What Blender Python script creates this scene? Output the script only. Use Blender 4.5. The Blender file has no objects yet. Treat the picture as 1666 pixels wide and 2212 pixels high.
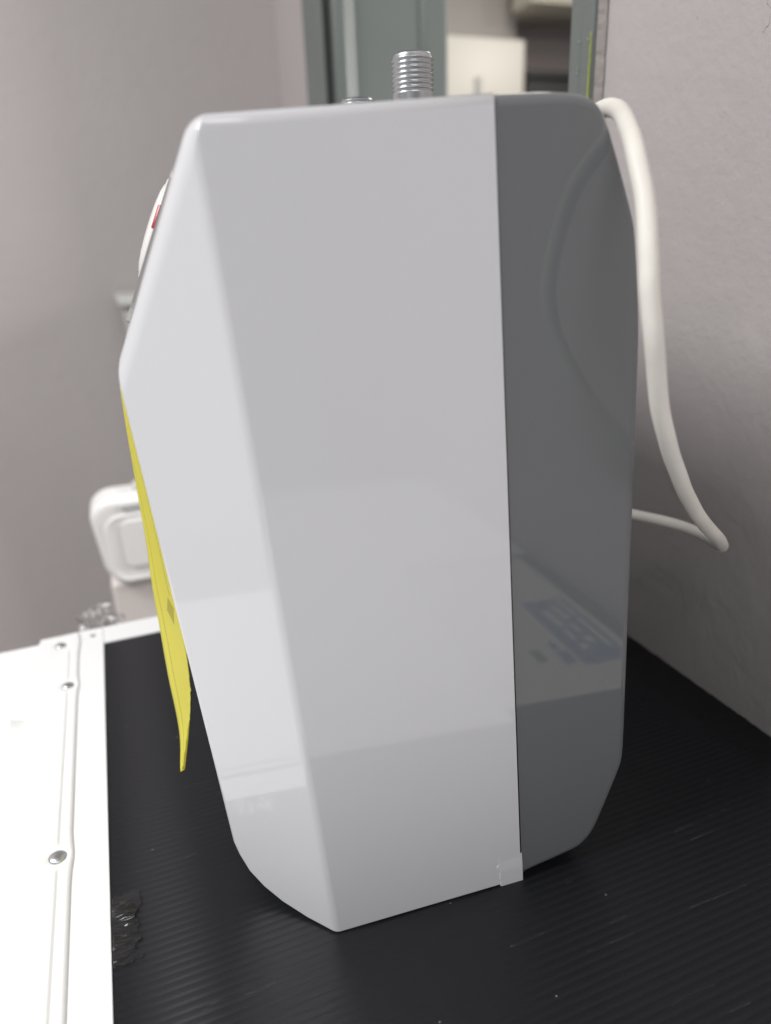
import bpy, bmesh, math, random
from mathutils import Vector, Matrix, noise
random.seed(4)
scene = bpy.context.scene
COL = scene.collection

# ------------------------------------------------------------------ camera
cam_d = bpy.data.cameras.new("camera")
cam = bpy.data.objects.new("camera", cam_d)
COL.objects.link(cam)
scene.camera = cam
cam.matrix_world = Matrix(((0.93141964, 0.16179013, -0.32600829, 0.0),
                           (-0.36195893, 0.31829405, -0.87617043, 0.0),
                           (-0.03798923, 0.93408396, 0.35502671, 0.31),
                           (0, 0, 0, 1)))
cam_d.sensor_fit = 'VERTICAL'
cam_d.sensor_height = 24.0
cam_d.lens = 24.0 * 1525 / 2212
cam_d.clip_start = 0.01
cam_d.clip_end = 60
cam_d.dof.use_dof = True
cam_d.dof.focus_distance = 0.35
cam_d.dof.aperture_fstop = 3.1

# ------------------------------------------------------------------ light
world = bpy.data.worlds.new("World")
scene.world = world
world.use_nodes = True
bg = world.node_tree.nodes["Background"]
bg.inputs[0].default_value = (0.965, 0.98, 1.015, 1)
bg.inputs[1].default_value = 0.265


def area(name, loc, target, sx, sy, power, col=(1, 0.985, 0.965)):
    d = bpy.data.lights.new(name, 'AREA')
    d.shape = 'RECTANGLE'
    d.size = sx
    d.size_y = sy
    d.energy = power
    d.color = col
    o = bpy.data.objects.new(name, d)
    COL.objects.link(o)
    o.location = loc
    o.rotation_euler = (Vector(target) - Vector(loc)).to_track_quat('-Z', 'Y').to_euler()
    return o


area("ceiling_lamp", (-1.25, 0.40, 1.62), (-1.1, 0.40, 0), 0.6, 0.9, 40)
area("ceiling_lamp_rear", (-0.20, -1.05, 1.70), (-0.20, -1.05, 0), 1.1, 0.6, 13.5)
area("next_room_lamp", (1.9, 2.5, 1.80), (1.9, 2.5, 0), 0.6, 1.2, 15, (1, 0.93, 0.82))
area("next_room_added_glow", (3.55, 0.65, 1.80), (3.55, 0.65, 0), 0.5, 0.5, 60, (1, 0.92, 0.78))  # added light, placed to mirror as a warm hot spot on the cabinet
area("next_room_lamp_near", (1.6, 0.35, 0.66), (0.0, 1.2, 0.2), 0.5, 0.5, 18)

vs = scene.view_settings
vs.view_transform = 'Standard'
vs.look = 'None'
vs.exposure = 0.0
vs.gamma = 1.0
vs.use_curve_mapping = False


# ------------------------------------------------------------------ materials
def mat(name, col, rough=0.5, metal=0.0, spec=0.5, bump=None, var=0.0, vscale=8.0, rvar=0.0, coat=0.0):
    """bump = (scale, strength, distance); var = colour variation, rvar = roughness variation"""
    m = bpy.data.materials.new(name)
    m.use_nodes = True
    nt = m.node_tree
    b = nt.nodes["Principled BSDF"]
    b.inputs["Base Color"].default_value = (*col, 1)
    b.inputs["Roughness"].default_value = rough
    b.inputs["Metallic"].default_value = metal
    b.inputs["Specular IOR Level"].default_value = spec
    b.inputs["Coat Weight"].default_value = coat
    tc = nt.nodes.new("ShaderNodeTexCoord")
    if var:
        n = nt.nodes.new("ShaderNodeTexNoise")
        n.inputs["Scale"].default_value = vscale
        n.inputs["Detail"].default_value = 6
        nt.links.new(tc.outputs["Object"], n.inputs["Vector"])
        r = nt.nodes.new("ShaderNodeValToRGB")
        r.color_ramp.elements[0].position = 0.3
        r.color_ramp.elements[1].position = 0.7
        r.color_ramp.elements[0].color = (*[c * (1 - var) for c in col], 1)
        r.color_ramp.elements[1].color = (*[min(1, c * (1 + var)) for c in col], 1)
        nt.links.new(n.outputs["Fac"], r.inputs["Fac"])
        nt.links.new(r.outputs["Color"], b.inputs["Base Color"])
    if rvar:
        n = nt.nodes.new("ShaderNodeTexNoise")
        n.inputs["Scale"].default_value = vscale * 1.7
        n.inputs["Detail"].default_value = 8
        nt.links.new(tc.outputs["Object"], n.inputs["Vector"])
        mr = nt.nodes.new("ShaderNodeMapRange")
        mr.inputs["To Min"].default_value = max(0, rough - rvar)
        mr.inputs["To Max"].default_value = rough + rvar
        nt.links.new(n.outputs["Fac"], mr.inputs["Value"])
        nt.links.new(mr.outputs["Result"], b.inputs["Roughness"])
    if bump:
        n = nt.nodes.new("ShaderNodeTexNoise")
        n.inputs["Scale"].default_value = bump[0]
        n.inputs["Detail"].default_value = 5
        nt.links.new(tc.outputs["Object"], n.inputs["Vector"])
        bp = nt.nodes.new("ShaderNodeBump")
        bp.inputs["Strength"].default_value = bump[1]
        bp.inputs["Distance"].default_value = bump[2]
        nt.links.new(n.outputs["Fac"], bp.inputs["Height"])
        nt.links.new(bp.outputs["Normal"], b.inputs["Normal"])
    return m


M = {}
M['white_plastic'] = mat("white_plastic", (0.722, 0.727, 0.752), 0.05, bump=(14, 0.008, 0.0006), rvar=0.02)
M['grey_plastic'] = mat("grey_plastic", (0.162, 0.170, 0.177), 0.035, bump=(14, 0.008, 0.0006), rvar=0.015)
M['black_rubber'] = mat("black_rubber", (0.01, 0.01, 0.011), 0.6)
M['white_metal'] = mat("white_metal", (0.885, 0.89, 0.895), 0.35, bump=(60, 0.06, 0.0004))
M['steel'] = mat("zinc_steel", (0.60, 0.61, 0.62), 0.34, metal=1.0, bump=(400, 0.15, 0.0003), rvar=0.1, vscale=90)
M['silver'] = mat("silver_film", (0.50, 0.48, 0.46), 0.3, metal=0.5)
M['knob_white'] = mat("knob_white", (0.85, 0.84, 0.83), 0.25)
M['red'] = mat("red_print", (0.42, 0.01, 0.03), 0.3)
M['cord'] = mat("cord_white", (0.82, 0.79, 0.73), 0.5, var=0.09, vscale=30, bump=(60, 0.1, 0.0006))
M['frame_paint'] = mat("frame_paint", (0.175, 0.195, 0.186), 0.38, bump=(50, 0.1, 0.001), var=0.04)
M['caulk'] = mat("caulk", (0.5, 0.46, 0.44), 0.7, bump=(200, 0.5, 0.002))
M['yellow_green'] = mat("yellow_green", (0.50, 0.60, 0.03), 0.6, bump=(150, 0.4, 0.001))
M['white_box'] = mat("white_enamel", (0.80, 0.78, 0.74), 0.26)
M['pink_white'] = mat("pale_body", (0.80, 0.74, 0.715), 0.4)
M['unit_white'] = mat("unit_white", (0.94, 0.93, 0.925), 0.35)
M['unit_grey'] = mat("unit_grey", (0.60, 0.61, 0.60), 0.35)
M['bin'] = mat("bin_plastic", (0.52, 0.53, 0.51), 0.4)
M['dark'] = mat("dark_plastic", (0.03, 0.032, 0.036), 0.4)
M['ceiling'] = mat("ceiling_tile", (0.50, 0.46, 0.40), 0.9, bump=(120, 0.3, 0.003))
M['grid'] = mat("ceiling_grid", (0.25, 0.22, 0.19), 0.6)
M['bulkhead'] = mat("bulkhead_paint", (0.75, 0.72, 0.62), 0.8)
M['far_wall'] = mat("far_wall_paint", (0.36, 0.32, 0.32), 0.8)
M['light_wall'] = mat("light_wall_paint", (0.55, 0.52, 0.50), 0.8)
M['floor'] = mat("floor_vinyl", (0.17, 0.15, 0.14), 0.5, var=0.15, vscale=3)
M['leaflet'] = mat("leaflet_paper", (0.80, 0.79, 0.76), 0.35)
M['leaf_blue'] = mat("leaflet_blue", (0.05, 0.16, 0.42), 0.35)
M['leaf_green'] = mat("leaflet_green", (0.05, 0.28, 0.16), 0.35)


def wall_mat(scuffs=True):
    m = mat("wall_paint", (0.51, 0.472, 0.472), 0.62, var=0.045, vscale=2.5)
    nt = m.node_tree
    b = nt.nodes["Principled BSDF"]
    tc = [n for n in nt.nodes if n.type == 'TEX_COORD'][0]

    def noise_n(scale, detail, rough=0.5):
        n = nt.nodes.new("ShaderNodeTexNoise")
        n.inputs["Scale"].default_value = scale
        n.inputs["Detail"].default_value = detail
        n.inputs["Roughness"].default_value = rough
        nt.links.new(tc.outputs["Object"], n.inputs["Vector"])
        return n
    n1 = noise_n(170, 4, 0.6)
    n2 = noise_n(45, 3)
    b1 = nt.nodes.new("ShaderNodeBump")
    b1.inputs["Strength"].default_value = 0.42
    b1.inputs["Distance"].default_value = 0.0012
    nt.links.new(n1.outputs["Fac"], b1.inputs["Height"])
    b2 = nt.nodes.new("ShaderNodeBump")
    b2.inputs["Strength"].default_value = 0.28
    b2.inputs["Distance"].default_value = 0.003
    nt.links.new(n2.outputs["Fac"], b2.inputs["Height"])
    nt.links.new(b1.outputs["Normal"], b2.inputs["Normal"])
    nt.links.new(b2.outputs["Normal"], b.inputs["Normal"])
    if not scuffs:
        return m
    # small scuffs: thin contour lines of a noise, kept only in a few spots
    s1 = noise_n(60, 3)
    s2 = noise_n(24, 2)
    a = nt.nodes.new("ShaderNodeMath"); a.operation = 'SUBTRACT'; a.inputs[1].default_value = 0.5
    nt.links.new(s1.outputs["Fac"], a.inputs[0])
    ab = nt.nodes.new("ShaderNodeMath"); ab.operation = 'ABSOLUTE'
    nt.links.new(a.outputs[0], ab.inputs[0])
    lt = nt.nodes.new("ShaderNodeMath"); lt.operation = 'LESS_THAN'; lt.inputs[1].default_value = 0.006
    nt.links.new(ab.outputs[0], lt.inputs[0])
    gt = nt.nodes.new("ShaderNodeMath"); gt.operation = 'GREATER_THAN'; gt.inputs[1].default_value = 0.72
    nt.links.new(s2.outputs["Fac"], gt.inputs[0])
    mu = nt.nodes.new("ShaderNodeMath"); mu.operation = 'MULTIPLY'
    nt.links.new(lt.outputs[0], mu.inputs[0]); nt.links.new(gt.outputs[0], mu.inputs[1])
    mx = nt.nodes.new("ShaderNodeMix"); mx.data_type = 'RGBA'
    src = b.inputs["Base Color"].links[0].from_socket
    nt.links.new(mu.outputs[0], mx.inputs["Factor"])
    nt.links.new(src, mx.inputs[6])
    mx.inputs[7].default_value = (0.22, 0.20, 0.19, 1)
    nt.links.new(mx.outputs[2], b.inputs["Base Color"])
    return m




def specks(m, col, scale=38, size=0.035, gate=0.93):
    nt = m.node_tree
    b = nt.nodes["Principled BSDF"]
    tc = [n for n in nt.nodes if n.type == 'TEX_COORD'][0]
    v = nt.nodes.new("ShaderNodeTexVoronoi")
    v.inputs["Scale"].default_value = scale
    nt.links.new(tc.outputs["Object"], v.inputs["Vector"])
    lt = nt.nodes.new("ShaderNodeMath"); lt.operation = 'LESS_THAN'; lt.inputs[1].default_value = size
    nt.links.new(v.outputs["Distance"], lt.inputs[0])
    sp_ = nt.nodes.new("ShaderNodeSeparateColor")
    nt.links.new(v.outputs["Color"], sp_.inputs[0])
    gt = nt.nodes.new("ShaderNodeMath"); gt.operation = 'GREATER_THAN'; gt.inputs[1].default_value = gate
    nt.links.new(sp_.outputs[0], gt.inputs[0])
    mu = nt.nodes.new("ShaderNodeMath"); mu.operation = 'MULTIPLY'
    nt.links.new(lt.outputs[0], mu.inputs[0]); nt.links.new(gt.outputs[0], mu.inputs[1])
    mx = nt.nodes.new("ShaderNodeMix"); mx.data_type = 'RGBA'
    nt.links.new(mu.outputs[0], mx.inputs["Factor"])
    mx.inputs[6].default_value = b.inputs["Base Color"].default_value
    mx.inputs[7].default_value = (*col, 1)
    nt.links.new(mx.outputs[2], b.inputs["Base Color"])


specks(M['white_plastic'], (0.42, 0.41, 0.40))
specks(M['grey_plastic'], (0.22, 0.22, 0.21), 60, 0.03, 0.9)
M['wall'] = wall_mat()
M['wall_plain'] = wall_mat(False)


def deck_mat():
    m = mat("corrugated_plastic", (0.0058, 0.0063, 0.0088), 0.45, spec=0.42)
    nt = m.node_tree
    b = nt.nodes["Principled BSDF"]
    tc = [n for n in nt.nodes if n.type == 'TEX_COORD'][0]
    # dust: sparse small specks + faint smears
    v = nt.nodes.new("ShaderNodeTexVoronoi")
    v.inputs["Scale"].default_value = 95
    nt.links.new(tc.outputs["Object"], v.inputs["Vector"])
    lt = nt.nodes.new("ShaderNodeMath"); lt.operation = 'LESS_THAN'; lt.inputs[1].default_value = 0.045
    nt.links.new(v.outputs["Distance"], lt.inputs[0])
    sep = nt.nodes.new("ShaderNodeSeparateColor")
    nt.links.new(v.outputs["Color"], sep.inputs[0])
    gt = nt.nodes.new("ShaderNodeMath"); gt.operation = 'GREATER_THAN'; gt.inputs[1].default_value = 0.78
    nt.links.new(sep.outputs[0], gt.inputs[0])
    mu = nt.nodes.new("ShaderNodeMath"); mu.operation = 'MULTIPLY'
    nt.links.new(lt.outputs[0], mu.inputs[0]); nt.links.new(gt.outputs[0], mu.inputs[1])
    # scratches
    mp = nt.nodes.new("ShaderNodeMapping")
    mp.inputs["Rotation"].default_value = (0, 0, 0.5)
    mp.inputs["Scale"].default_value = (3, 40, 1)
    nt.links.new(tc.outputs["Object"], mp.inputs["Vector"])
    sn = nt.nodes.new("ShaderNodeTexNoise")
    sn.inputs["Scale"].default_value = 4
    sn.inputs["Detail"].default_value = 3
    nt.links.new(mp.outputs[0], sn.inputs["Vector"])
    su = nt.nodes.new("ShaderNodeMath"); su.operation = 'SUBTRACT'; su.inputs[1].default_value = 0.68
    nt.links.new(sn.outputs["Fac"], su.inputs[0])
    ab = nt.nodes.new("ShaderNodeMath"); ab.operation = 'ABSOLUTE'
    nt.links.new(su.outputs[0], ab.inputs[0])
    l2 = nt.nodes.new("ShaderNodeMath"); l2.operation = 'LESS_THAN'; l2.inputs[1].default_value = 0.003
    nt.links.new(ab.outputs[0], l2.inputs[0])
    m2 = nt.nodes.new("ShaderNodeMath"); m2.operation = 'MULTIPLY'; m2.inputs[1].default_value = 0.11
    nt.links.new(l2.outputs[0], m2.inputs[0])
    ad = nt.nodes.new("ShaderNodeMath"); ad.operation = 'MAXIMUM'
    m3 = nt.nodes.new("ShaderNodeMath"); m3.operation = 'MULTIPLY'; m3.inputs[1].default_value = 0.5
    nt.links.new(mu.outputs[0], m3.inputs[0])
    nt.links.new(m3.outputs[0], ad.inputs[0]); nt.links.new(m2.outputs[0], ad.inputs[1])
    mx = nt.nodes.new("ShaderNodeMix"); mx.data_type = 'RGBA'
    nt.links.new(ad.outputs[0], mx.inputs["Factor"])
    mx.inputs[6].default_value = (0.0058, 0.0063, 0.0088, 1)
    mx.inputs[7].default_value = (0.35, 0.34, 0.32, 1)
    nt.links.new(mx.outputs[2], b.inputs["Base Color"])
    # fine grain
    gn = nt.nodes.new("ShaderNodeTexNoise")
    gn.inputs["Scale"].default_value = 900
    nt.links.new(tc.outputs["Object"], gn.inputs["Vector"])
    bp = nt.nodes.new("ShaderNodeBump")
    bp.inputs["Strength"].default_value = 0.12
    bp.inputs["Distance"].default_value = 0.0003
    nt.links.new(gn.outputs["Fac"], bp.inputs["Height"])
    nt.links.new(bp.outputs["Normal"], b.inputs["Normal"])
    return m


M['deck'] = deck_mat()


def clear_mat(name, alpha_col=(1, 1, 1), mixf=0.25, rough=0.08, haze=0.02):
    m = bpy.data.materials.new(name)
    m.use_nodes = True
    nt = m.node_tree
    for n in list(nt.nodes):
        nt.nodes.remove(n)
    out = nt.nodes.new("ShaderNodeOutputMaterial")
    tr = nt.nodes.new("ShaderNodeBsdfTransparent")
    gl = nt.nodes.new("ShaderNodeBsdfGlossy")
    gl.inputs["Roughness"].default_value = rough
    fr = nt.nodes.new("ShaderNodeFresnel")
    fr.inputs["IOR"].default_value = 1.5
    ad = nt.nodes.new("ShaderNodeMath"); ad.operation = 'ADD'; ad.inputs[1].default_value = mixf
    nt.links.new(fr.outputs[0], ad.inputs[0])
    mx = nt.nodes.new("ShaderNodeMixShader")
    nt.links.new(ad.outputs[0], mx.inputs[0])
    nt.links.new(tr.outputs[0], mx.inputs[1])
    nt.links.new(gl.outputs[0], mx.inputs[2])
    df_ = nt.nodes.new("ShaderNodeBsdfDiffuse")
    df_.inputs[0].default_value = (0.8, 0.8, 0.78, 1)
    m2 = nt.nodes.new("ShaderNodeMixShader")
    m2.inputs[0].default_value = haze
    nt.links.new(mx.outputs[0], m2.inputs[1])
    nt.links.new(df_.outputs[0], m2.inputs[2])
    nt.links.new(m2.outputs[0], out.inputs[0])
    return m


M['clear_tape'] = clear_mat("clear_tape", mixf=0.03, rough=0.2, haze=0.004)
M['wrap'] = clear_mat("clear_wrap", mixf=-0.02, rough=0.3, haze=0.05)


def label_mat():
    """yellow paper with thin printed lines, mapped on the sheet's own UVs"""
    m = mat("yellow_paper", (0.88, 0.82, 0.11), 0.55)
    nt = m.node_tree
    b = nt.nodes["Principled BSDF"]
    uv = nt.nodes.new("ShaderNodeUVMap")
    sx = nt.nodes.new("ShaderNodeSeparateXYZ")
    nt.links.new(uv.outputs[0], sx.inputs[0])

    def band(sock, lo, hi):
        a = nt.nodes.new("ShaderNodeMath"); a.operation = 'GREATER_THAN'; a.inputs[1].default_value = lo
        c = nt.nodes.new("ShaderNodeMath"); c.operation = 'LESS_THAN'; c.inputs[1].default_value = hi
        nt.links.new(sock, a.inputs[0]); nt.links.new(sock, c.inputs[0])
        k = nt.nodes.new("ShaderNodeMath"); k.operation = 'MULTIPLY'
        nt.links.new(a.outputs[0], k.inputs[0]); nt.links.new(c.outputs[0], k.inputs[1])
        return k.outputs[0]
    x, y = sx.outputs[0], sx.outputs[1]
    k1 = band(x, 0.20, 0.215)
    k2 = band(x, 0.72, 0.74)
    yb = band(y, 0.45, 0.95)
    kk = nt.nodes.new("ShaderNodeMath"); kk.operation = 'MULTIPLY'
    nt.links.new(k2, kk.inputs[0]); nt.links.new(yb, kk.inputs[1])
    mxm = nt.nodes.new("ShaderNodeMath"); mxm.operation = 'MAXIMUM'
    nt.links.new(k1, mxm.inputs[0]); nt.links.new(kk.outputs[0], mxm.inputs[1])
    # hexagon mark
    hx = nt.nodes.new("ShaderNodeMath"); hx.operation = 'SUBTRACT'; hx.inputs[1].default_value = 0.62
    nt.links.new(x, hx.inputs[0])
    hy = nt.nodes.new("ShaderNodeMath"); hy.operation = 'SUBTRACT'; hy.inputs[1].default_value = 0.40
    nt.links.new(y, hy.inputs[0])
    hxa = nt.nodes.new("ShaderNodeMath"); hxa.operation = 'ABSOLUTE'; nt.links.new(hx.outputs[0], hxa.inputs[0])
    hya = nt.nodes.new("ShaderNodeMath"); hya.operation = 'ABSOLUTE'; nt.links.new(hy.outputs[0], hya.inputs[0])
    sm = nt.nodes.new("ShaderNodeMath"); sm.operation = 'MULTIPLY_ADD'; sm.inputs[1].default_value = 0.35
    nt.links.new(hya.outputs[0], sm.inputs[0])
    h5 = nt.nodes.new("ShaderNodeMath"); h5.operation = 'MULTIPLY'; h5.inputs[1].default_value = 0.10
    nt.links.new(hxa.outputs[0], h5.inputs[0]); nt.links.new(h5.outputs[0], sm.inputs[2])
    hl = nt.nodes.new("ShaderNodeMath"); hl.operation = 'LESS_THAN'; hl.inputs[1].default_value = 0.017
    nt.links.new(sm.outputs[0], hl.inputs[0])
    f1 = nt.nodes.new("ShaderNodeMix"); f1.data_type = 'RGBA'
    f1.inputs[6].default_value = (0.88, 0.82, 0.11, 1)
    f1.inputs[7].default_value = (0.42, 0.35, 0.06, 1)
    nt.links.new(mxm.outputs[0], f1.inputs["Factor"])
    f2 = nt.nodes.new("ShaderNodeMix"); f2.data_type = 'RGBA'
    nt.links.new(f1.outputs[2], f2.inputs[6])
    f2.inputs[7].default_value = (0.60, 0.53, 0.05, 1)
    nt.links.new(hl.outputs[0], f2.inputs["Factor"])
    nt.links.new(f2.outputs[2], b.inputs["Base Color"])
    out = [q for q in nt.nodes if q.type == 'OUTPUT_MATERIAL'][0]
    tl = nt.nodes.new("ShaderNodeBsdfTranslucent")
    nt.links.new(f2.outputs[2], tl.inputs[0])
    ms = nt.nodes.new("ShaderNodeMixShader")
    ms.inputs[0].default_value = 0.35
    nt.links.new(b.outputs[0], ms.inputs[1])
    nt.links.new(tl.outputs[0], ms.inputs[2])
    nt.links.new(ms.outputs[0], out.inputs[0])
    return m


M['yellow'] = label_mat()


# ------------------------------------------------------------------ helpers
def link(name, me, m=None, parent=None):
    o = bpy.data.objects.new(name, me)
    COL.objects.link(o)
    if m is not None:
        me.materials.append(M[m] if isinstance(m, str) else m)
    if parent is not None:
        o.parent = parent
    return o


def mesh(name, verts, faces, m=None, parent=None, smooth=False, bevel=0, seg=2, angle=30):
    me = bpy.data.meshes.new(name)
    me.from_pydata([tuple(v) for v in verts], [], faces)
    me.update()
    bm = bmesh.new(); bm.from_mesh(me)
    bmesh.ops.recalc_face_normals(bm, faces=bm.faces)
    bm.to_mesh(me); bm.free()
    if smooth:
        for p in me.polygons:
            p.use_smooth = True
    o = link(name, me, m, parent)
    if bevel:
        for p in me.polygons:
            p.use_smooth = True
        md = o.modifiers.new("bevel", 'BEVEL')
        md.width = bevel
        md.segments = seg
        md.limit_method = 'ANGLE'
        md.angle_limit = math.radians(angle)
        md.harden_normals = True
    return o


def box(name, a, b, m, parent=None, bevel=0.0, seg=2):
    x0, y0, z0 = a; x1, y1, z1 = b
    v = [(x, y, z) for z in (z0, z1) for y in (y0, y1) for x in (x0, x1)]
    f = [(0, 2, 3, 1), (4, 5, 7, 6), (0, 1, 5, 4), (2, 6, 7, 3), (0, 4, 6, 2), (1, 3, 7, 5)]
    return mesh(name, v, f, m, parent, bevel=bevel, seg=seg)


def prism(name, poly, axis, a, b, m, parent=None, bevel=0.0, seg=2, angle=30):
    """poly: 2-D points; axis 'x': (y,z), 'y': (x,z), 'z': (x,y)"""
    def P(p, t):
        return {'x': (t, p[0], p[1]), 'y': (p[0], t, p[1]), 'z': (p[0], p[1], t)}[axis]
    n = len(poly)
    v = [P(p, a) for p in poly] + [P(p, b) for p in poly]
    f = [tuple(range(n)), tuple(range(n, 2 * n))] + [(i, (i + 1) % n, n + (i + 1) % n, n + i) for i in range(n)]
    return mesh(name, v, f, m, parent, bevel=bevel, seg=seg, angle=angle)


def rrect(x0, x1, z0, z1, r, n=6):
    pts = []
    for cx, cz, a0 in ((x1 - r, z1 - r, 0), (x0 + r, z1 - r, 90), (x0 + r, z0 + r, 180), (x1 - r, z0 + r, 270)):
        for i in range(n + 1):
            a = math.radians(a0 + 90 * i / n)
            pts.append((cx + r * math.cos(a), cz + r * math.sin(a)))
    return pts


def lathe(name, prof, m, parent=None, n=40, mtx=None, caps=True):
    v, f = [], []
    for r, z in prof:
        for i in range(n):
            a = 2 * math.pi * i / n
            v.append(Vector((r * math.cos(a), r * math.sin(a), z)))
    for k in range(len(prof) - 1):
        for i in range(n):
            j = (i + 1) % n
            f.append((k * n + i, k * n + j, (k + 1) * n + j, (k + 1) * n + i))
    if caps:
        f.append(tuple(range(n)))
        f.append(tuple(range((len(prof) - 1) * n, len(prof) * n)))
    if mtx is not None:
        v = [mtx @ p for p in v]
    return mesh(name, v, f, m, parent, smooth=True)


def catmull(pts, n=8):
    P = [Vector(p) for p in pts]
    P = [2 * P[0] - P[1]] + P + [2 * P[-1] - P[-2]]
    out = []
    for i in range(1, len(P) - 2):
        p0, p1, p2, p3 = P[i - 1:i + 3]
        for k in range(n):
            t = k / n
            out.append(0.5 * ((2 * p1) + (p2 - p0) * t + (2 * p0 - 5 * p1 + 4 * p2 - p3) * t * t
                              + (3 * p1 - p0 - 3 * p2 + p3) * t ** 3))
    out.append(P[-2])
    return out


def tube(name, pts, r, m, parent=None, n=20):
    v, f = [], []
    up = Vector((0, 0, 1))
    prev = None
    for i, p in enumerate(pts):
        t = (pts[min(i + 1, len(pts) - 1)] - pts[max(i - 1, 0)]).normalized()
        if prev is None:
            s = t.cross(up)
            if s.length < 1e-4:
                s = t.cross(Vector((1, 0, 0)))
            s.normalize()
        else:
            s = (prev - t * prev.dot(t)).normalized()
        prev = s
        b = t.cross(s)
        for k in range(n):
            a = 2 * math.pi * k / n
            v.append(p + s * (r * math.cos(a)) + b * (r * math.sin(a)))
    for i in range(len(pts) - 1):
        for k in range(n):
            j = (k + 1) % n
            f.append((i * n + k, i * n + j, (i + 1) * n + j, (i + 1) * n + k))
    f.append(tuple(range(n)))
    f.append(tuple(range((len(pts) - 1) * n, len(pts) * n)))
    return mesh(name, v, f, m, parent, smooth=True)


def empty(name, loc=(0, 0, 0)):
    o = bpy.data.objects.new(name, None)
    COL.objects.link(o)
    o.location = loc
    o.empty_display_size = 0.05
    return o


def tag(o, label=None, cat=None, group=None, kind=None):
    if label: o["label"] = label
    if cat: o["category"] = cat
    if group: o["group"] = group
    if kind: o["kind"] = kind
    return o


# ------------------------------------------------------------------ setting: walls, floor
FL = -0.85
tag(box("floor", (-2.6, -2.6, FL - 0.05), (5.0, 6.0, FL), 'floor'), kind='structure')
tag(box("wall_back", (-2.6, 1.425, FL), (0.549, 1.55, 2.2), 'wall_plain'), kind='structure')
wr = tag(box("wall_right", (0.361, -2.6, FL), (0.535, 0.4855, 2.2), 'wall'), kind='structure')
tag(box("wall_right_far_end", (0.361, 1.20, FL), (0.535, 1.4245, 2.2), 'wall'), kind='structure')
# next room seen through the opening
tag(box("far_wall", (1.0, 4.0, FL), (3.6, 4.1, 2.0), 'far_wall'), kind='structure')
tag(box("pillar_wall", (0.9, 3.88, FL), (2.300, 3.99, 2.0), 'light_wall'), kind='structure')
cl = tag(box("next_room_ceiling", (2.301, 3.79, 1.40), (3.6, 3.999, 1.44), 'ceiling'), kind='structure')
prism("ceiling_grid_bar", [(2.37, 3.998), (2.385, 3.998), (2.74, 3.80), (2.72, 3.80)], 'z', 1.392, 1.3985, 'grid', cl)
tag(box("bulkhead", (2.22, 3.60, 1.402), (3.6, 3.785, 2.0), 'bulkhead'), kind='structure')

# ------------------------------------------------------------------ door frame
df = empty("door_frame", (0.45, 0.8, FL))
tag(df, "grey green painted steel door frame around the opening behind the heater", "door frame")


def df_child(o):
    o.parent = df
    o.matrix_parent_inverse = Matrix.Translation(-Vector(df.location))
    return o


prof = [(0.349, 1.210), (0.349, 1.128), (0.352, 1.120), (0.366, 1.131), (0.362, 1.106), (0.366, 1.102),
        (0.378, 1.100), (0.384, 1.102), (0.390, 1.109), (0.396, 1.112), (0.498, 1.112), (0.502, 1.108),
        (0.506, 1.104), (0.536, 1.102), (0.540, 1.106), (0.540, 1.210)]
df_child(prism("far_jamb", prof, 'z', FL, 1.6, 'frame_paint', bevel=0.0012, seg=2, angle=20))
prof = [(0.3595, 0.4862), (0.351, 0.4868), (0.350, 0.4885), (0.350, 0.4985), (0.3485, 0.5000), (0.3485, 0.5110),
        (0.351, 0.5130), (0.540, 0.5130), (0.540, 0.4862)]
nj = df_child(prism("near_jamb", prof, 'z', FL, 1.6, 'frame_paint', bevel=0.0008, seg=2, angle=20))
df_child(box("header", (0.352, 0.5135, 1.60), (0.538, 1.20, 1.70), 'frame_paint'))
# caulk bead and yellow green edge strip beside the near jamb
v = []; N = 160
for i in range(N + 1):
    z = 0.33 + 0.25 * i / N
    w = 0.0006 * noise.noise(Vector((0, 0, z * 160)))
    v += [(0.3535, 0.4866, z), (0.3530, 0.4855 + w, z), (0.3600, 0.4846 + w, z)]
f = []
for i in range(N):
    a = i * 3
    f += [(a, a + 1, a + 4, a + 3), (a + 1, a + 2, a + 5, a + 4)]
df_child(mesh("caulk_bead", v, f, 'caulk'))
v = []; N = 60
for i in range(N + 1):
    z = 0.36 + 0.083 * i / N
    t = i / N
    w = 0.0016 * (1 - t * 0.8) + 0.0005 * noise.noise(Vector((3, 0, z * 300)))
    v += [(0.3496, 0.4872, z), (0.3496, 0.4872 + max(0.0002, w), z)]
f = [(2 * i, 2 * i + 1, 2 * i + 3, 2 * i + 2) for i in range(N)]
o = df_child(mesh("yellow_edge_strip", v, f, 'yellow_green'))
md = o.modifiers.new("thick", 'SOLIDIFY'); md.thickness = 0.0006; md.offset = -1
# little paint chips on the near jamb
for k, (y, z) in enumerate([(0.5000, 0.4395), (0.4895, 0.4390), (0.5000, 0.4225), (0.5003, 0.4200)]):
    df_child(lathe("paint_chip", [(0.0007, 0), (0.0008, 0.0002), (0.0003, 0.0005)], 'caulk', n=8,
                   mtx=Matrix.Translation((0.3485, y, z)) @ Matrix.Rotation(-math.pi / 2, 4, 'Y')))

# ------------------------------------------------------------------ next-room things
wb = empty("white_refrigerator", (1.98, 3.6, FL))
tag(wb, "tall glossy white cabinet catching warm light, seen through the door opening", "cabinet")


def ch(o, p):
    o.parent = p
    o.matrix_parent_inverse = Matrix.Translation(-Vector(p.location))
    return o


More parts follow.
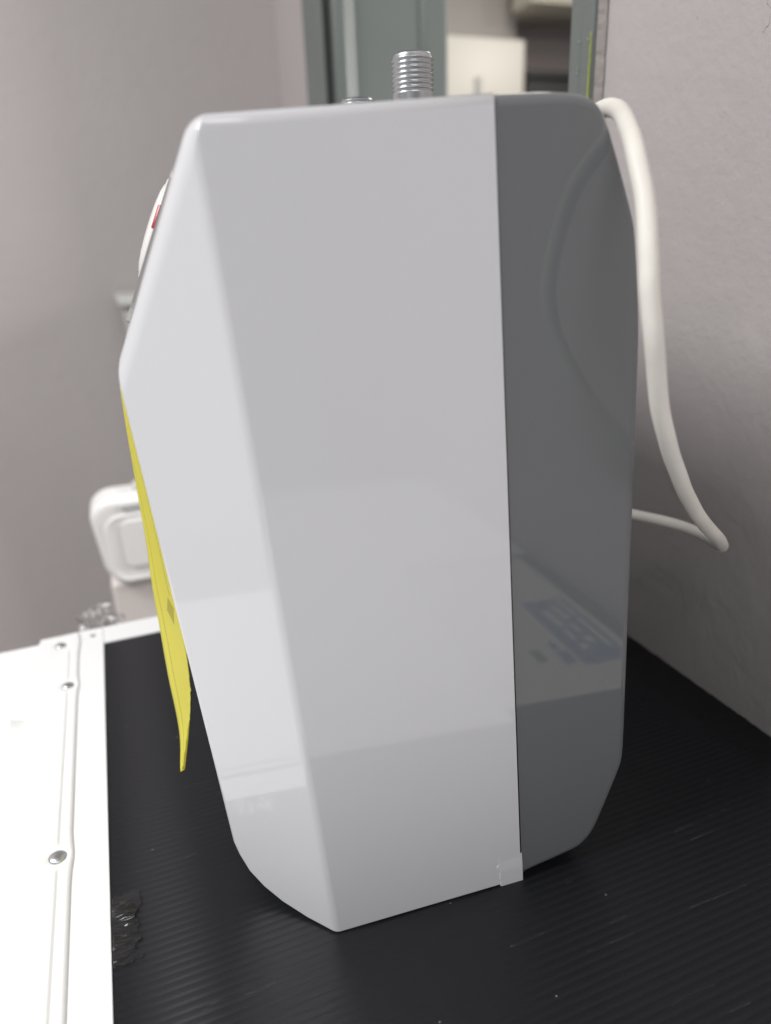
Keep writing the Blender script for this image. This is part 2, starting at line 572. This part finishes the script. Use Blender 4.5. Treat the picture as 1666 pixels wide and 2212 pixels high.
ch(box("cabinet_body", (1.70, 3.62, FL), (2.19, 3.87, 1.245), 'white_box', bevel=0.012), wb)
ch(box("cabinet_door", (1.705, 3.59, FL + 0.06), (2.185, 3.617, 1.235), 'white_box', bevel=0.01), wb)
ch(box("door_latch", (1.905, 3.575, 0.98), (1.935, 3.589, 1.065), 'unit_grey', bevel=0.003), wb)
wb.name = "white_cabinet"
ds = empty("dark_shelf_unit", (2.5, 3.8, FL))
tag(ds, "dark grey low unit right of the white cabinet beyond the door opening", "shelf unit")
ch(box("unit_body", (2.24, 3.66, FL), (3.0, 3.98, 1.085), 'dark', bevel=0.004), ds)
ch(box("unit_top", (2.22, 3.63, 1.086), (3.02, 3.985, 1.118), 'dark', bevel=0.004), ds)

# ------------------------------------------------------------------ appliance the heater stands on
ap = empty("laid_appliance", (0.1, 0.2, FL))
tag(ap, "white metal appliance whose top holds a black corrugated plastic panel", "appliance")

# corrugated panel: fluted top, flutes run along X
pitch = 0.0041
ys, zs = [], []
y = -0.32
prof_ = [(0.0, 0.0), (0.30, 0.0), (0.42, -0.00006), (0.5, -0.00010), (0.62, -0.00011), (0.78, -0.00006), (0.9, 0.0)]
while y < 0.5795:
    for t, z in prof_:
        if y + t * pitch < 0.5800:
            ys.append(y + t * pitch); zs.append(z)
    y += pitch
v, f = [], []
xs = [-0.0452 + (0.3605 + 0.0452) * i / 8 for i in range(9)]
for yy, zz in zip(ys, zs):
    for i, x in enumerate(xs):
        xx = x + (0.0012 * noise.noise(Vector((yy * 120, 0, 3))) if i == 8 else 0)
        v.append((xx, yy, zz + (0.0008 * 0)))
nx = len(xs)
for j in range(len(ys) - 1):
    for i in range(nx - 1):
        f.append((j * nx + i, j * nx + i + 1, (j + 1) * nx + i + 1, (j + 1) * nx + i))
cp = ch(mesh("corrugated_panel", v, f, 'deck'), ap)
for p in cp.data.polygons:
    p.use_smooth = True
md = cp.modifiers.new("thick", 'SOLIDIFY'); md.thickness = 0.003; md.offset = -1

ch(box("appliance_body", (-0.33, -0.72, FL + 0.02), (0.357, 0.606, -0.006), 'white_metal', bevel=0.004), ap)
# rims of folded sheet metal
ch(box("side_rim", (-0.078, -0.71, -0.005), (-0.0457, 0.6095, 0.0006), 'white_metal', bevel=0.0006), ap)
fr = ch(box("far_rim", (-0.0455, 0.5805, -0.005), (0.3580, 0.6095, 0.0006), 'white_metal', bevel=0.0006), ap)
o = lathe("rim_hole", [(0.0026, 0.0), (0.0026, 0.0004), (0.0018, 0.0004), (0.0016, -0.0003)], 'unit_grey', n=20,
          mtx=Matrix.Translation((-0.0545, 0.597, 0.0006)))
ch(o, ap)
near = ch(box("near_rim", (-0.0455, -0.72, 0.0003), (0.205, 0.0955, 0.0012), 'white_metal', bevel=0.0003), ap)
ch(box("near_rim_corner", (0.2056, -0.72, 0.0003), (0.3575, -0.245, 0.0012), 'white_metal', bevel=0.0003), ap)

# raised side panel as a pressed sheet
screws = [(-0.0795, 0.588), (-0.0718, 0.521), (-0.0718, 0.3445)]


def edge_x(y):
    e = -0.0650
    for (sx_, sy_), a in zip(screws, (0.0010, 0.0011, 0.0011)):
        e += a * math.exp(-((y - sy_) / 0.011) ** 2)
    return e


def panel_h(x, y):
    z = 0.0026
    keep = 1.0
    for sx_, sy_ in screws:
        keep *= 1 - math.exp(-((y - sy_) / 0.0105) ** 8)
    if y > 0.575:
        keep *= 0
    z -= 0.0014 * math.exp(-((x + 0.0712) / 0.0009) ** 2) * keep
    # swage at the left: surface drops a little and carries on
    t = max(0, min(1, (-0.0955 - x) / 0.0035))
    z -= 0.0045 * t * t * (3 - 2 * t)
    # cross bead
    if x < -0.097:
        s = min(1, (-0.097 - x) / 0.012)
        z += 0.0046 * s * math.exp(-((y - 0.486 + 0.1 * (x + 0.1)) / 0.0068) ** 6)
    for sx_, sy_ in screws:
        d2 = ((x - sx_) ** 2 + (y - sy_) ** 2) ** 0.5
        z -= 0.0009 * math.exp(-(d2 / 0.0062) ** 6)
    # rounded-over free edge
    d = edge_x(y) - x
    if d < 0.002:
        z -= 0.0012 * (1 - d / 0.002) ** 2
    dy = 0.607 - y
    if dy < 0.003:
        z -= 0.0015 * (1 - dy / 0.003) ** 2
    return z


v, f = [], []
NX, NY = 170, 330
for j in range(NY + 1):
    y = -0.02 + (0.607 + 0.02) * j / NY
    e = edge_x(y)
    x_ = []
    for i in range(NX + 1):
        t = i / NX
        d = 0.05 * t / 0.75 if t < 0.75 else 0.05 + (t - 0.75) / 0.25 * 0.20
        x_.append(e - d)
    v.append((e, y, -0.0015))
    for x in x_:
        v.append((x, y, panel_h(x, y)))
R_ = NX + 2
for j in range(NY):
    for i in range(R_ - 1):
        f.append((j * R_ + i, j * R_ + i + 1, (j + 1) * R_ + i + 1, (j + 1) * R_ + i))
for i in range(R_ - 1):   # far skirt
    pass
sp = ch(mesh("side_panel", v, f, 'white_metal', smooth=True), ap)
md = sp.modifiers.new("thick", 'SOLIDIFY'); md.thickness = 0.0022; md.offset = -1

for k, (sx_, sy_) in enumerate(screws):
    r = 0.0047 if k < 2 else 0.0050
    mt = Matrix.Translation((sx_, sy_, 0.0017)) @ Matrix.Rotation(0.10, 4, 'Y')
    s = lathe("screw", [(r * 0.98, 0), (r, 0.0004), (r * 0.86, 0.0011), (r * 0.6, 0.0017), (r * 0.3, 0.0020), (0.0002, 0.0021)],
              'steel', n=32, mtx=mt)
    ch(s, ap)
    # cross recess as dark shallow cross pressed in the head
    c = []
    a, b = r * 0.13, r * 0.50
    rot = 0.5 + k
    pts = [(a, a), (b, a * 0.6), (b, -a * 0.6), (a, -a), (a * 0.6, -b), (-a * 0.6, -b), (-a, -a), (-b, -a * 0.6),
           (-b, a * 0.6), (-a, a), (-a * 0.6, b), (a * 0.6, b)]
    q = [(p[0] * math.cos(rot) - p[1] * math.sin(rot), p[0] * math.sin(rot) + p[1] * math.cos(rot)) for p in pts]
    vv = [mt @ Vector((x, y, 0.0018 + 0.0004 * (1 - (x * x + y * y) / (b * b)))) for x, y in q] + [mt @ Vector((0, 0, 0.0016))]
    ff = [(i, (i + 1) % 12, 12) for i in range(12)]
    cr = mesh("cross_recess", vv, ff, 'dark', s)

# ------------------------------------------------------------------ leaflet beside the heater (its print shows in the gloss)
lf = empty("leaflet", (0.275, -0.06, 0.0014))
tag(lf, "white card with blue print lying near the wall, mirrored in the grey shell", "leaflet")
z0 = 0.0009
pts = [p for p in rrect(0.2055, 0.341, -0.235, 0.0790, 0.010) if p[0] > 0.25] + [(0.2055, -0.235), (0.2055, 0.0790)]
pts.sort(key=lambda p: math.atan2(p[1] + 0.078, p[0] - 0.27))
ch(prism("card", pts, 'z', z0, z0 + 0.0008, 'leaflet'), lf)
zt = z0 + 0.0008
blue = [(0.2985, 0.038), (0.322, 0.036), (0.331, 0.022), (0.334, 0.0), (0.334, -0.10), (0.290, -0.10), (0.290, 0.034)]
ch(prism("blue_panel", blue, 'z', zt, zt + 0.0003, 'leaf_blue'), lf)
for (x0, x1, y0, y1) in [(0.301, 0.308, 0.000, 0.012), (0.312, 0.319, -0.012, 0.002), (0.301, 0.306, -0.030, -0.008),
                         (0.312, 0.317, -0.040, -0.020), (0.301, 0.308, -0.075, -0.036), (0.313, 0.319, -0.085, -0.048),
                         (0.324, 0.329, -0.05, 0.012), (0.324, 0.329, -0.095, -0.056)]:
    ch(box("print_block", (x0, y0, zt + 0.0003), (x1, y1, zt + 0.0005), 'leaflet'), lf)
ch(prism("blue_square", [(0.2765, 0.033), (0.2865, 0.031), (0.2875, 0.008), (0.2775, 0.008)], 'z', zt, zt + 0.0003, 'leaf_blue'), lf)
ch(prism("blue_glyph", [(0.2775, 0.004), (0.2835, 0.004), (0.2835, -0.010), (0.2775, -0.010)], 'z', zt, zt + 0.0003, 'leaf_blue'), lf)
ch(prism("green_square", [(0.2560, 0.022), (0.2660, 0.020), (0.2660, 0.000), (0.2560, 0.000)], 'z', zt, zt + 0.0003, 'leaf_green'), lf)

# ------------------------------------------------------------------ water heater
A0 = Vector((0.0560, 0.2419, 0.0))
U = Vector((0.9967, -0.0806, 0.0)).normalized()
Wv = Vector((0.0806, 0.9967, 0.0)).normalized()
WW = 0.370


def H(u, w, z):
    return A0 + U * u + Wv * w + Vector((0, 0, z))


base_c = H(0.05, WW / 2, 0)
wh = empty("water_heater", base_c)
tag(wh, "white and grey faceted compact water heater standing on the black panel", "water heater")

side = [(0.0, 0.0, 0.0002), (0.0982, 0.0, 0.0002), (0.0852, 0.0188, 0.3591), (-0.0218, 0.0184, 0.3512)]
front = [(-0.0600, 0.0566, 0.2668)]
curve = [(-0.0417, 0.0413, 0.0312), (-0.0398, 0.0394, 0.0238), (-0.0360, 0.0358, 0.0152), (-0.0300, 0.0299, 0.0088),
         (-0.0224, 0.0223, 0.0042), (-0.0118, 0.0118, 0.0012)]
pl = side + front + curve      # 0 foot of crease, 1-2 seam, 3 top corner, 4 bulge, then the rounded foot
n = len(pl)
v = [H(*p) for p in pl] + [H(p[0], WW - p[1], p[2]) for p in pl]
f = [(0, 1, 2, 3), tuple([0] + list(range(3, n)))]
f += [tuple(i + n for i in q) for q in f]


def strip(i, j):
    return (i, j, j + n, i + n)


f += [strip(3, 2)] + [strip(k, k + 1) for k in range(3, n - 1)] + [strip(n - 1, 0), strip(0, 1), strip(1, 2)]
me = bpy.data.meshes.new("front_shell")
me.from_pydata([tuple(p) for p in v], [], f)
bm = bmesh.new(); bm.from_mesh(me)
bmesh.ops.recalc_face_normals(bm, faces=bm.faces)
bw = bm.edges.layers.float.new("bevel_weight_edge")
bm.verts.ensure_lookup_table()
MAXW = 0.0090


def setw(i, j, width):
    for a, b in ((i, j), (i + n, j + n)):
        e = bm.edges.get((bm.verts[a], bm.verts[b]))
        if e: e[bw] = width / MAXW


def setw2(i, width):
    e = bm.edges.get((bm.verts[i], bm.verts[i + n]))
    if e: e[bw] = width / MAXW


setw(3, 4, 0.0075); setw(4, 5, 0.0018)
for k in range(5, n - 1): setw(k, k + 1, 0.0014)
setw(n - 1, 0, 0.0014)
setw2(4, 0.0060)
setw(0, 3, 0.0024); setw(0, 1, 0.0010); setw(3, 2, 0.0046)
setw2(3, 0.0050)
setw(1, 2, 0.0004)
for e in bm.edges: e.smooth = True
for fc in bm.faces: fc.smooth = True
bm.to_mesh(me); bm.free()
fs = link("front_shell", me, 'white_plastic')
md = fs.modifiers.new("bevel", 'BEVEL')
md.width = MAXW; md.segments = 6; md.limit_method = 'WEIGHT'; md.harden_normals = True
md.use_clamp_overlap = False
ch(fs, wh)

# rear shell: profile swept across the width with rounded outer edge
corner = [(0.0857, 0.3590), (0.1120, 0.3606), (0.1232, 0.3596), (0.1292, 0.3566), (0.1334, 0.3510), (0.1468, 0.3165),
          (0.1482, 0.3115), (0.1523, 0.2780), (0.1529, 0.2690), (0.1545, 0.1932), (0.1552, 0.1471), (0.1572, 0.0640), (0.1568, 0.0560),
          (0.1548, 0.0500), (0.1430, 0.0190), (0.1390, 0.0128), (0.1330, 0.0082), (0.1290, 0.0068), (0.0986, 0.0016)]
prof3 = [Vector((a, b, 0)) for a, b in corner]
dense = []
for i in range(len(prof3) - 1):
    for k in range(3):
        dense.append(prof3[i].lerp(prof3[i + 1], k / 3))
dense.append(prof3[-1])
for _ in range(3):   # light smoothing of the outline, ends fixed
    dense = [dense[0]] + [(dense[i - 1] + dense[i] * 2 + dense[i + 1]) / 4 for i in range(1, len(dense) - 1)] + [dense[-1]]
nrm = []
for i in range(len(dense)):
    t = dense[min(i + 1, len(dense) - 1)] - dense[max(i - 1, 0)]
    nn = Vector((-t.y, t.x, 0)).normalized()   # outward for this winding (checked below)
    nrm.append(nn)
if nrm[len(nrm) // 2].x < 0:
    nrm = [-q for q in nrm]
rings = []
rr = 0.0045
SEG = 6
for k in range(SEG + 1):
    a = math.pi / 2 * k / SEG
    rings.append((rr * (1 - math.sin(a)), rr * (1 - math.cos(a)), 0))
full = [(ins, dw, 0) for ins, dw, _ in rings] + [(ins, dw, 1) for ins, dw, _ in reversed(rings)]
v, f = [], []
for ins, dw, sidef in full:
    for q, nn in zip(dense, nrm):
        p = q - nn * ins
        if q in (dense[0], dense[-1]):
            p.x = q.x
        w = 0.0188 * max(0, p.y) / 0.3591 + 0.0005 + dw
        v.append(H(p.x, w if not sidef else WW - w, max(0.0006, p.y)))
L = len(dense)
for k in range(len(full) - 1):
    for i in range(L - 1):
        f.append((k * L + i, k * L + i + 1, (k + 1) * L + i + 1, (k + 1) * L + i))
    f.append((k * L + L - 1, k * L, (k + 1) * L, (k + 1) * L + L - 1))
f.append(tuple(range(L)))
f.append(tuple(range((len(full) - 1) * L, len(full) * L)))
rs = mesh("rear_shell", v, f, 'grey_plastic')
rs.data.set_sharp_from_angle(angle=math.radians(35))
for p in rs.data.polygons:
    p.use_smooth = len(p.vertices) == 4
ch(rs, wh)
# dark gasket line between the shells
v = [H(*p) for p in [(0.095, 0.0022, 0.002), (0.1015, 0.0022, 0.002), (0.090, 0.0202, 0.3565), (0.0835, 0.0202, 0.3565),
                     (0.095, WW - 0.0022, 0.002), (0.1015, WW - 0.0022, 0.002), (0.090, WW - 0.0202, 0.3565), (0.0835, WW - 0.0202, 0.3565)]]
ch(mesh("seam_gasket", v, [(0, 1, 2, 3), (4, 5, 6, 7), (0, 1, 5, 4), (1, 2, 6, 5), (2, 3, 7, 6), (3, 0, 4, 7)], 'black_rubber'), wh)

# white tape tab over the lower seam
v, f = [], []
NT = 26
for i in range(NT + 1):
    t = i / NT
    z = 0.0001 + 0.0178 * t
    ux = 0.0862 - 0.0015 * t + 0.0007 * noise.noise(Vector((t * 9, 2, 0))) - (0.0012 if 0.62 < t < 0.75 else 0)
    if t > 0.93: ux += 0.02 * (t - 0.93)
    uy = 0.0988 - 0.036 * z
    w = 0.0188 * z / 0.3591
    for tt, dw in ((0, 0.0001), (0.03, -0.0004), (0.3, -0.0004), (1.0, -0.0004)):
        fade = 1 - max(0, t - 0.55) / 0.45
        v.append(H(ux + (uy - ux) * tt, w + dw * max(0.25, fade), z - 0.0003 * (tt > 0)))
for i in range(NT):
    for k in range(3):
        f.append((i * 4 + k, i * 4 + k + 1, (i + 1) * 4 + k + 1, (i + 1) * 4 + k))
o = mesh("tape_tab", v, f, 'white_plastic', smooth=False)
ch(o, wh)

# threaded pipes on the top
def pipe(u, w, top):
    p0 = H(u, w, 0.350)
    mt = Matrix.Translation(p0)
    Hh = top - 0.350
    prof = [(0.0101, -0.004), (0.0101, 0.0290), (0.0103, 0.0295), (0.0100, 0.0300)]
    z = 0.0304
    pt = 0.00215
    while z < Hh - 0.0018:
        prof += [(0.0092, z), (0.0099, z + 0.0007), (0.01045, z + 0.0011), (0.0099, z + 0.0015)]
        z += pt
    prof += [(0.0096, Hh - 0.0008), (0.0090, Hh), (0.0078, Hh), (0.0076, Hh - 0.012)]
    o = lathe("threaded_pipe", prof, 'steel', n=48, mtx=mt, caps=False)
    ch(o, wh)
    return o


pipe(0.0960, 0.140, 0.3970)
pipe(0.0920, 0.235, 0.3937)

# front control: bezel film, dial and red mark on the upper front panel
pa = H(-0.0218, WW / 2, 0.3512); pb = H(-0.0585, WW / 2, 0.2722)
dn = (pb - pa).normalized()
out = dn.cross(Wv).normalized()
if out.dot(U) > 0: out = -out
mid = pa.lerp(pb, 0.36)
KS = 0.72
fm = Matrix((( Wv.x, dn.x, out.x, mid.x), (Wv.y, dn.y, out.y, mid.y), (Wv.z, dn.z, out.z, mid.z), (0, 0, 0, 1)))
pv = [fm @ Vector((x, y, z)) for z in (0.0, 0.0016) for x, y in rrect(-0.085, 0.085, -0.026, 0.047, 0.010)]
k = len(pv) // 2
o = mesh("control_bezel", pv, [tuple(range(k)), tuple(range(k, 2 * k))] + [(i, (i + 1) % k, k + (i + 1) % k, k + i) for i in range(k)], 'silver')
ch(o, wh)
kp = [(0.0275, 0.0), (0.0275, 0.0016), (0.0270, 0.0024), (0.0255, 0.0028), (0.0252, 0.0022), (0.0245, 0.0022), (0.0235, 0.0036),
      (0.0195, 0.0050), (0.0140, 0.0059), (0.0075, 0.0064), (0.0002, 0.0066)]
kp = [(a, b * KS) for a, b in kp]
kn = lathe("control_knob", kp, 'knob_white', n=64, mtx=fm @ Matrix.Translation((0, 0.002, 0.0016)))
ch(kn, wh)
# red mark on the knob's rim, facing the near side
vv, ff = [], []
for i in range(9):
    a = math.radians(165 + 26 * i / 8 + 14)
    for r_, z_ in ((0.0277, 0.0005), (0.0277, 0.0012), (0.0272, 0.0019), (0.0262, 0.0023)):
        vv.append(fm @ Matrix.Translation((0, 0.002, 0.0016)) @ Vector((r_ * math.cos(a), r_ * math.sin(a), z_)))
for i in range(8):
    for k in range(3):
        ff.append((i * 4 + k, i * 4 + k + 1, (i + 1) * 4 + k + 1, (i + 1) * 4 + k))
rm = mesh("red_mark", vv, ff, 'red', kn)

# power cord: leaves the back, loops out and comes up to the rear top corner
cpts = [(0.2030, 0.420, 0.1750), (0.2450, 0.395, 0.1560), (0.2900, 0.366, 0.1390), (0.3167, 0.332, 0.1350), (0.3240, 0.314, 0.1335),
        (0.3215, 0.296, 0.1340), (0.3100, 0.280, 0.1400), (0.2800, 0.259, 0.1605), (0.2480, 0.243, 0.1857), (0.2194, 0.228, 0.2149), (0.1989, 0.217, 0.2420),
        (0.1862, 0.2105, 0.2691), (0.1819, 0.2105, 0.2889), (0.1822, 0.2130, 0.3013), (0.1847, 0.2210, 0.3213),
        (0.1880, 0.2310, 0.3356), (0.1955, 0.2470, 0.3484), (0.2055, 0.2670, 0.3572),
        (0.2100, 0.2850, 0.3590), (0.2090, 0.3080, 0.3520), (0.2020, 0.3300, 0.3330)]
cpath = catmull(cpts, 8)
cpath = [p + Vector((noise.noise(p * 40), noise.noise(p * 40 + Vector((9, 0, 0))), 0)) * 0.0006 for p in cpath]
cd = tube("power_cord", cpath, 0.0036, 'cord')
ch(cd, wh)

# ------------------------------------------------------------------ yellow label hanging from the heater front
Lc = [(0.0036, 0.43, 0.2377), (0.0028, 0.42, 0.2079), (0.0024, 0.41, 0.183), (0.0021, 0.4, 0.158), (0.001, 0.39, 0.1332),
      (0.0005, 0.38, 0.1143), (0.0007, 0.365, 0.0893), (0.0013, 0.35, 0.0586), (-0.0016, 0.332, 0.0458)]
Rc = [(0.0032, 0.315, 0.2569), (0.0047, 0.315, 0.2331), (0.0059, 0.315, 0.2117), (0.0073, 0.315, 0.1892), (0.0089, 0.315, 0.1654),
      (0.0098, 0.315, 0.148), (0.0102, 0.315, 0.1222), (0.0083, 0.318, 0.0936), (-0.0006, 0.325, 0.0529)]
for c_ in (Lc, Rc):
    for i in range(5):
        c_[i] = (c_[i][0] - 0.0019 * (1 - i / 5), c_[i][1], c_[i][2] + 0.002 * (1 - i / 5))
Ls, Rs = catmull(Lc, 16), catmull(Rc, 16)
v, f, uvs = [], [], []
NW = 14
for i, (a, b) in enumerate(zip(Ls, Rs)):
    t = i / (len(Ls) - 1)
    for k in range(NW + 1):
        s = k / NW
        p = a.lerp(b, s)
        p.x += 0.0016 * math.sin(math.pi * s) * (0.3 + 0.7 * t) + 0.0006 * noise.noise(Vector((t * 5, s * 2, 1)))
        if k == NW and t > 0.78:
            p.y += 0.0012 * noise.noise(Vector((t * 260, 0, 5)))
            p.x += 0.0006 * noise.noise(Vector((t * 300, 4, 5)))
        v.append(p); uvs.append((s, 1 - t))
for i in range(len(Ls) - 1):
    for k in range(NW):
        f.append((i * (NW + 1) + k, i * (NW + 1) + k + 1, (i + 1) * (NW + 1) + k + 1, (i + 1) * (NW + 1) + k))
yl = mesh("energy_label", v, f, 'yellow', smooth=True)
ul = yl.data.uv_layers.new(name="UVMap")
for lp in yl.data.loops:
    ul.data[lp.index].uv = uvs[lp.vertex_index]
md = yl.modifiers.new("thick", 'SOLIDIFY'); md.thickness = 0.0003
tag(yl, "yellow paper label curling away from the heater's front", "label")

# ------------------------------------------------------------------ clear tape on the panel edge
v, f = [], []
NX, NY = 40, 90
for j in range(NY + 1):
    for i in range(NX + 1):
        x = -0.0452 + 0.0150 * i / NX
        y = 0.2640 + 0.0440 * j / NY
        e = min(1, (NX - i) / 22, j / 12, (NY - j) / 12)
        h = 0.0002 + 0.0028 * max(0, noise.fractal(Vector((x * 55, y * 250, 1.5)), 0.6, 2.0, 2)) * e
        v.append((x + 0.0005 * noise.noise(Vector((y * 300, 1, 0))) * (i == NX), y, h))
for j in range(NY):
    for i in range(NX):
        a_, b_ = i / NX, j / NY
        if a_ > 0.80 + 0.25 * noise.noise(Vector((b_ * 7, 0.3, 0))) or not 0.04 < b_ - 0.05 * noise.noise(Vector((a_ * 5, 3, 0))) < 0.96:
            continue
        f.append((j * (NX + 1) + i, j * (NX + 1) + i + 1, (j + 1) * (NX + 1) + i + 1, (j + 1) * (NX + 1) + i))
tag(mesh("clear_tape", v, f, 'clear_tape', smooth=True), "wrinkled clear tape on the black panel beside the white rim", "tape")

# ------------------------------------------------------------------ white dispenser behind the panel
du = empty("dispenser_unit", (0.06, 0.93, FL))
tag(du, "white rounded tower unit with a framed front panel behind the appliance", "dispenser")
hd = ch(prism("head", rrect(-0.0500, 0.175, -0.0735, 0.0390, 0.028, 8), 'y', 0.856, 0.915, 'unit_white', bevel=0.010, seg=4, angle=50), du)
for vv_ in hd.data.vertices:   # the head narrows towards its foot
    t = (0.039 - vv_.co.z) / 0.1125
    vv_.co.x = 0.0625 + (vv_.co.x - 0.0625) * (1.07 - 0.10 * t)
ch(box("column", (-0.0470, 0.868, FL), (0.172, 0.92, -0.074), 'pink_white', bevel=0.008, seg=3), du)
# framed front: ring
po = rrect(-0.0440, 0.169, -0.0710, 0.0190, 0.022, 8)
pi_ = rrect(-0.0345, 0.160, -0.0620, 0.0120, 0.016, 8)
m_ = len(po)
v = [(x, 0.8555, z) for x, z in po] + [(x, 0.8535, z) for x, z in [((a[0] * 0.6 + b[0] * 0.4), (a[1] * 0.6 + b[1] * 0.4)) for a, b in zip(po, pi_)]] + [(x, 0.8550, z) for x, z in pi_]
f = [(r * m_ + i, r * m_ + (i + 1) % m_, (r + 1) * m_ + (i + 1) % m_, (r + 1) * m_ + i) for r in range(2) for i in range(m_)]
f.append(tuple(range(2 * m_, 3 * m_)))
ch(mesh("front_frame", v, f, 'unit_white', smooth=False), du)
ch(prism("front_panel", rrect(-0.0215, 0.147, -0.0500, 0.0100, 0.008, 6), 'y', 0.8520, 0.8549, 'unit_white', bevel=0.0010), du)
ch(box("display", (-0.0190, 0.853, 0.0240), (0.120, 0.857, 0.0310), 'unit_grey', bevel=0.001), du)
ch(lathe("top_knob", [(0.012, 0), (0.014, 0.006), (0.011, 0.010), (0.001, 0.011)], 'unit_grey', n=24,
         mtx=Matrix.Translation((0.010, 0.885, 0.0385))), du)

# tall bin behind
tb = empty("tall_bin", (0.2, 1.30, FL))
tag(tb, "pale grey tall bin with an overhanging lid against the back wall", "bin")
v = []
for z, ix in ((FL, 0.05), (0.2315, 0.0)):
    v += [(0.0300 + ix, 1.204 + ix * .4, z), (0.30 - ix, 1.204 + ix * .4, z), (0.30 - ix, 1.40, z), (0.0300 + ix, 1.40, z)]
ch(mesh("bin_body", v, [(0, 1, 2, 3), (4, 5, 6, 7), (0, 1, 5, 4), (1, 2, 6, 5), (2, 3, 7, 6), (3, 0, 4, 7)], 'bin', bevel=0.01, seg=3), tb)
ch(box("lid", (0.0225, 1.20, 0.2325), (0.3075, 1.42, 0.2480), 'bin', bevel=0.005, seg=3), tb)

# crumpled clear wrap beyond the far rim
v, f = [], []
NX, NY = 46, 30
for j in range(NY + 1):
    for i in range(NX + 1):
        s, t = i / NX, j / NY
        p = Vector((-0.068 + 0.036 * s, 0.640 + 0.026 * t, -0.055 + 0.050 * t ** 0.6 - 0.012 * abs(s - 0.5)))
        q = Vector((s * 5, t * 4, 0.3))
        p += Vector((noise.noise(q * 1.3), noise.noise(q * 1.3 + Vector((7, 0, 0))), noise.noise(q * 1.5 + Vector((0, 9, 0))))) * 0.010
        v.append(p)
for j in range(NY):
    for i in range(NX):
        f.append((j * (NX + 1) + i, j * (NX + 1) + i + 1, (j + 1) * (NX + 1) + i + 1, (j + 1) * (NX + 1) + i))
tag(mesh("plastic_wrap", v, f, 'wrap', smooth=True), "crumpled clear plastic wrap behind the white far rim", "plastic wrap")
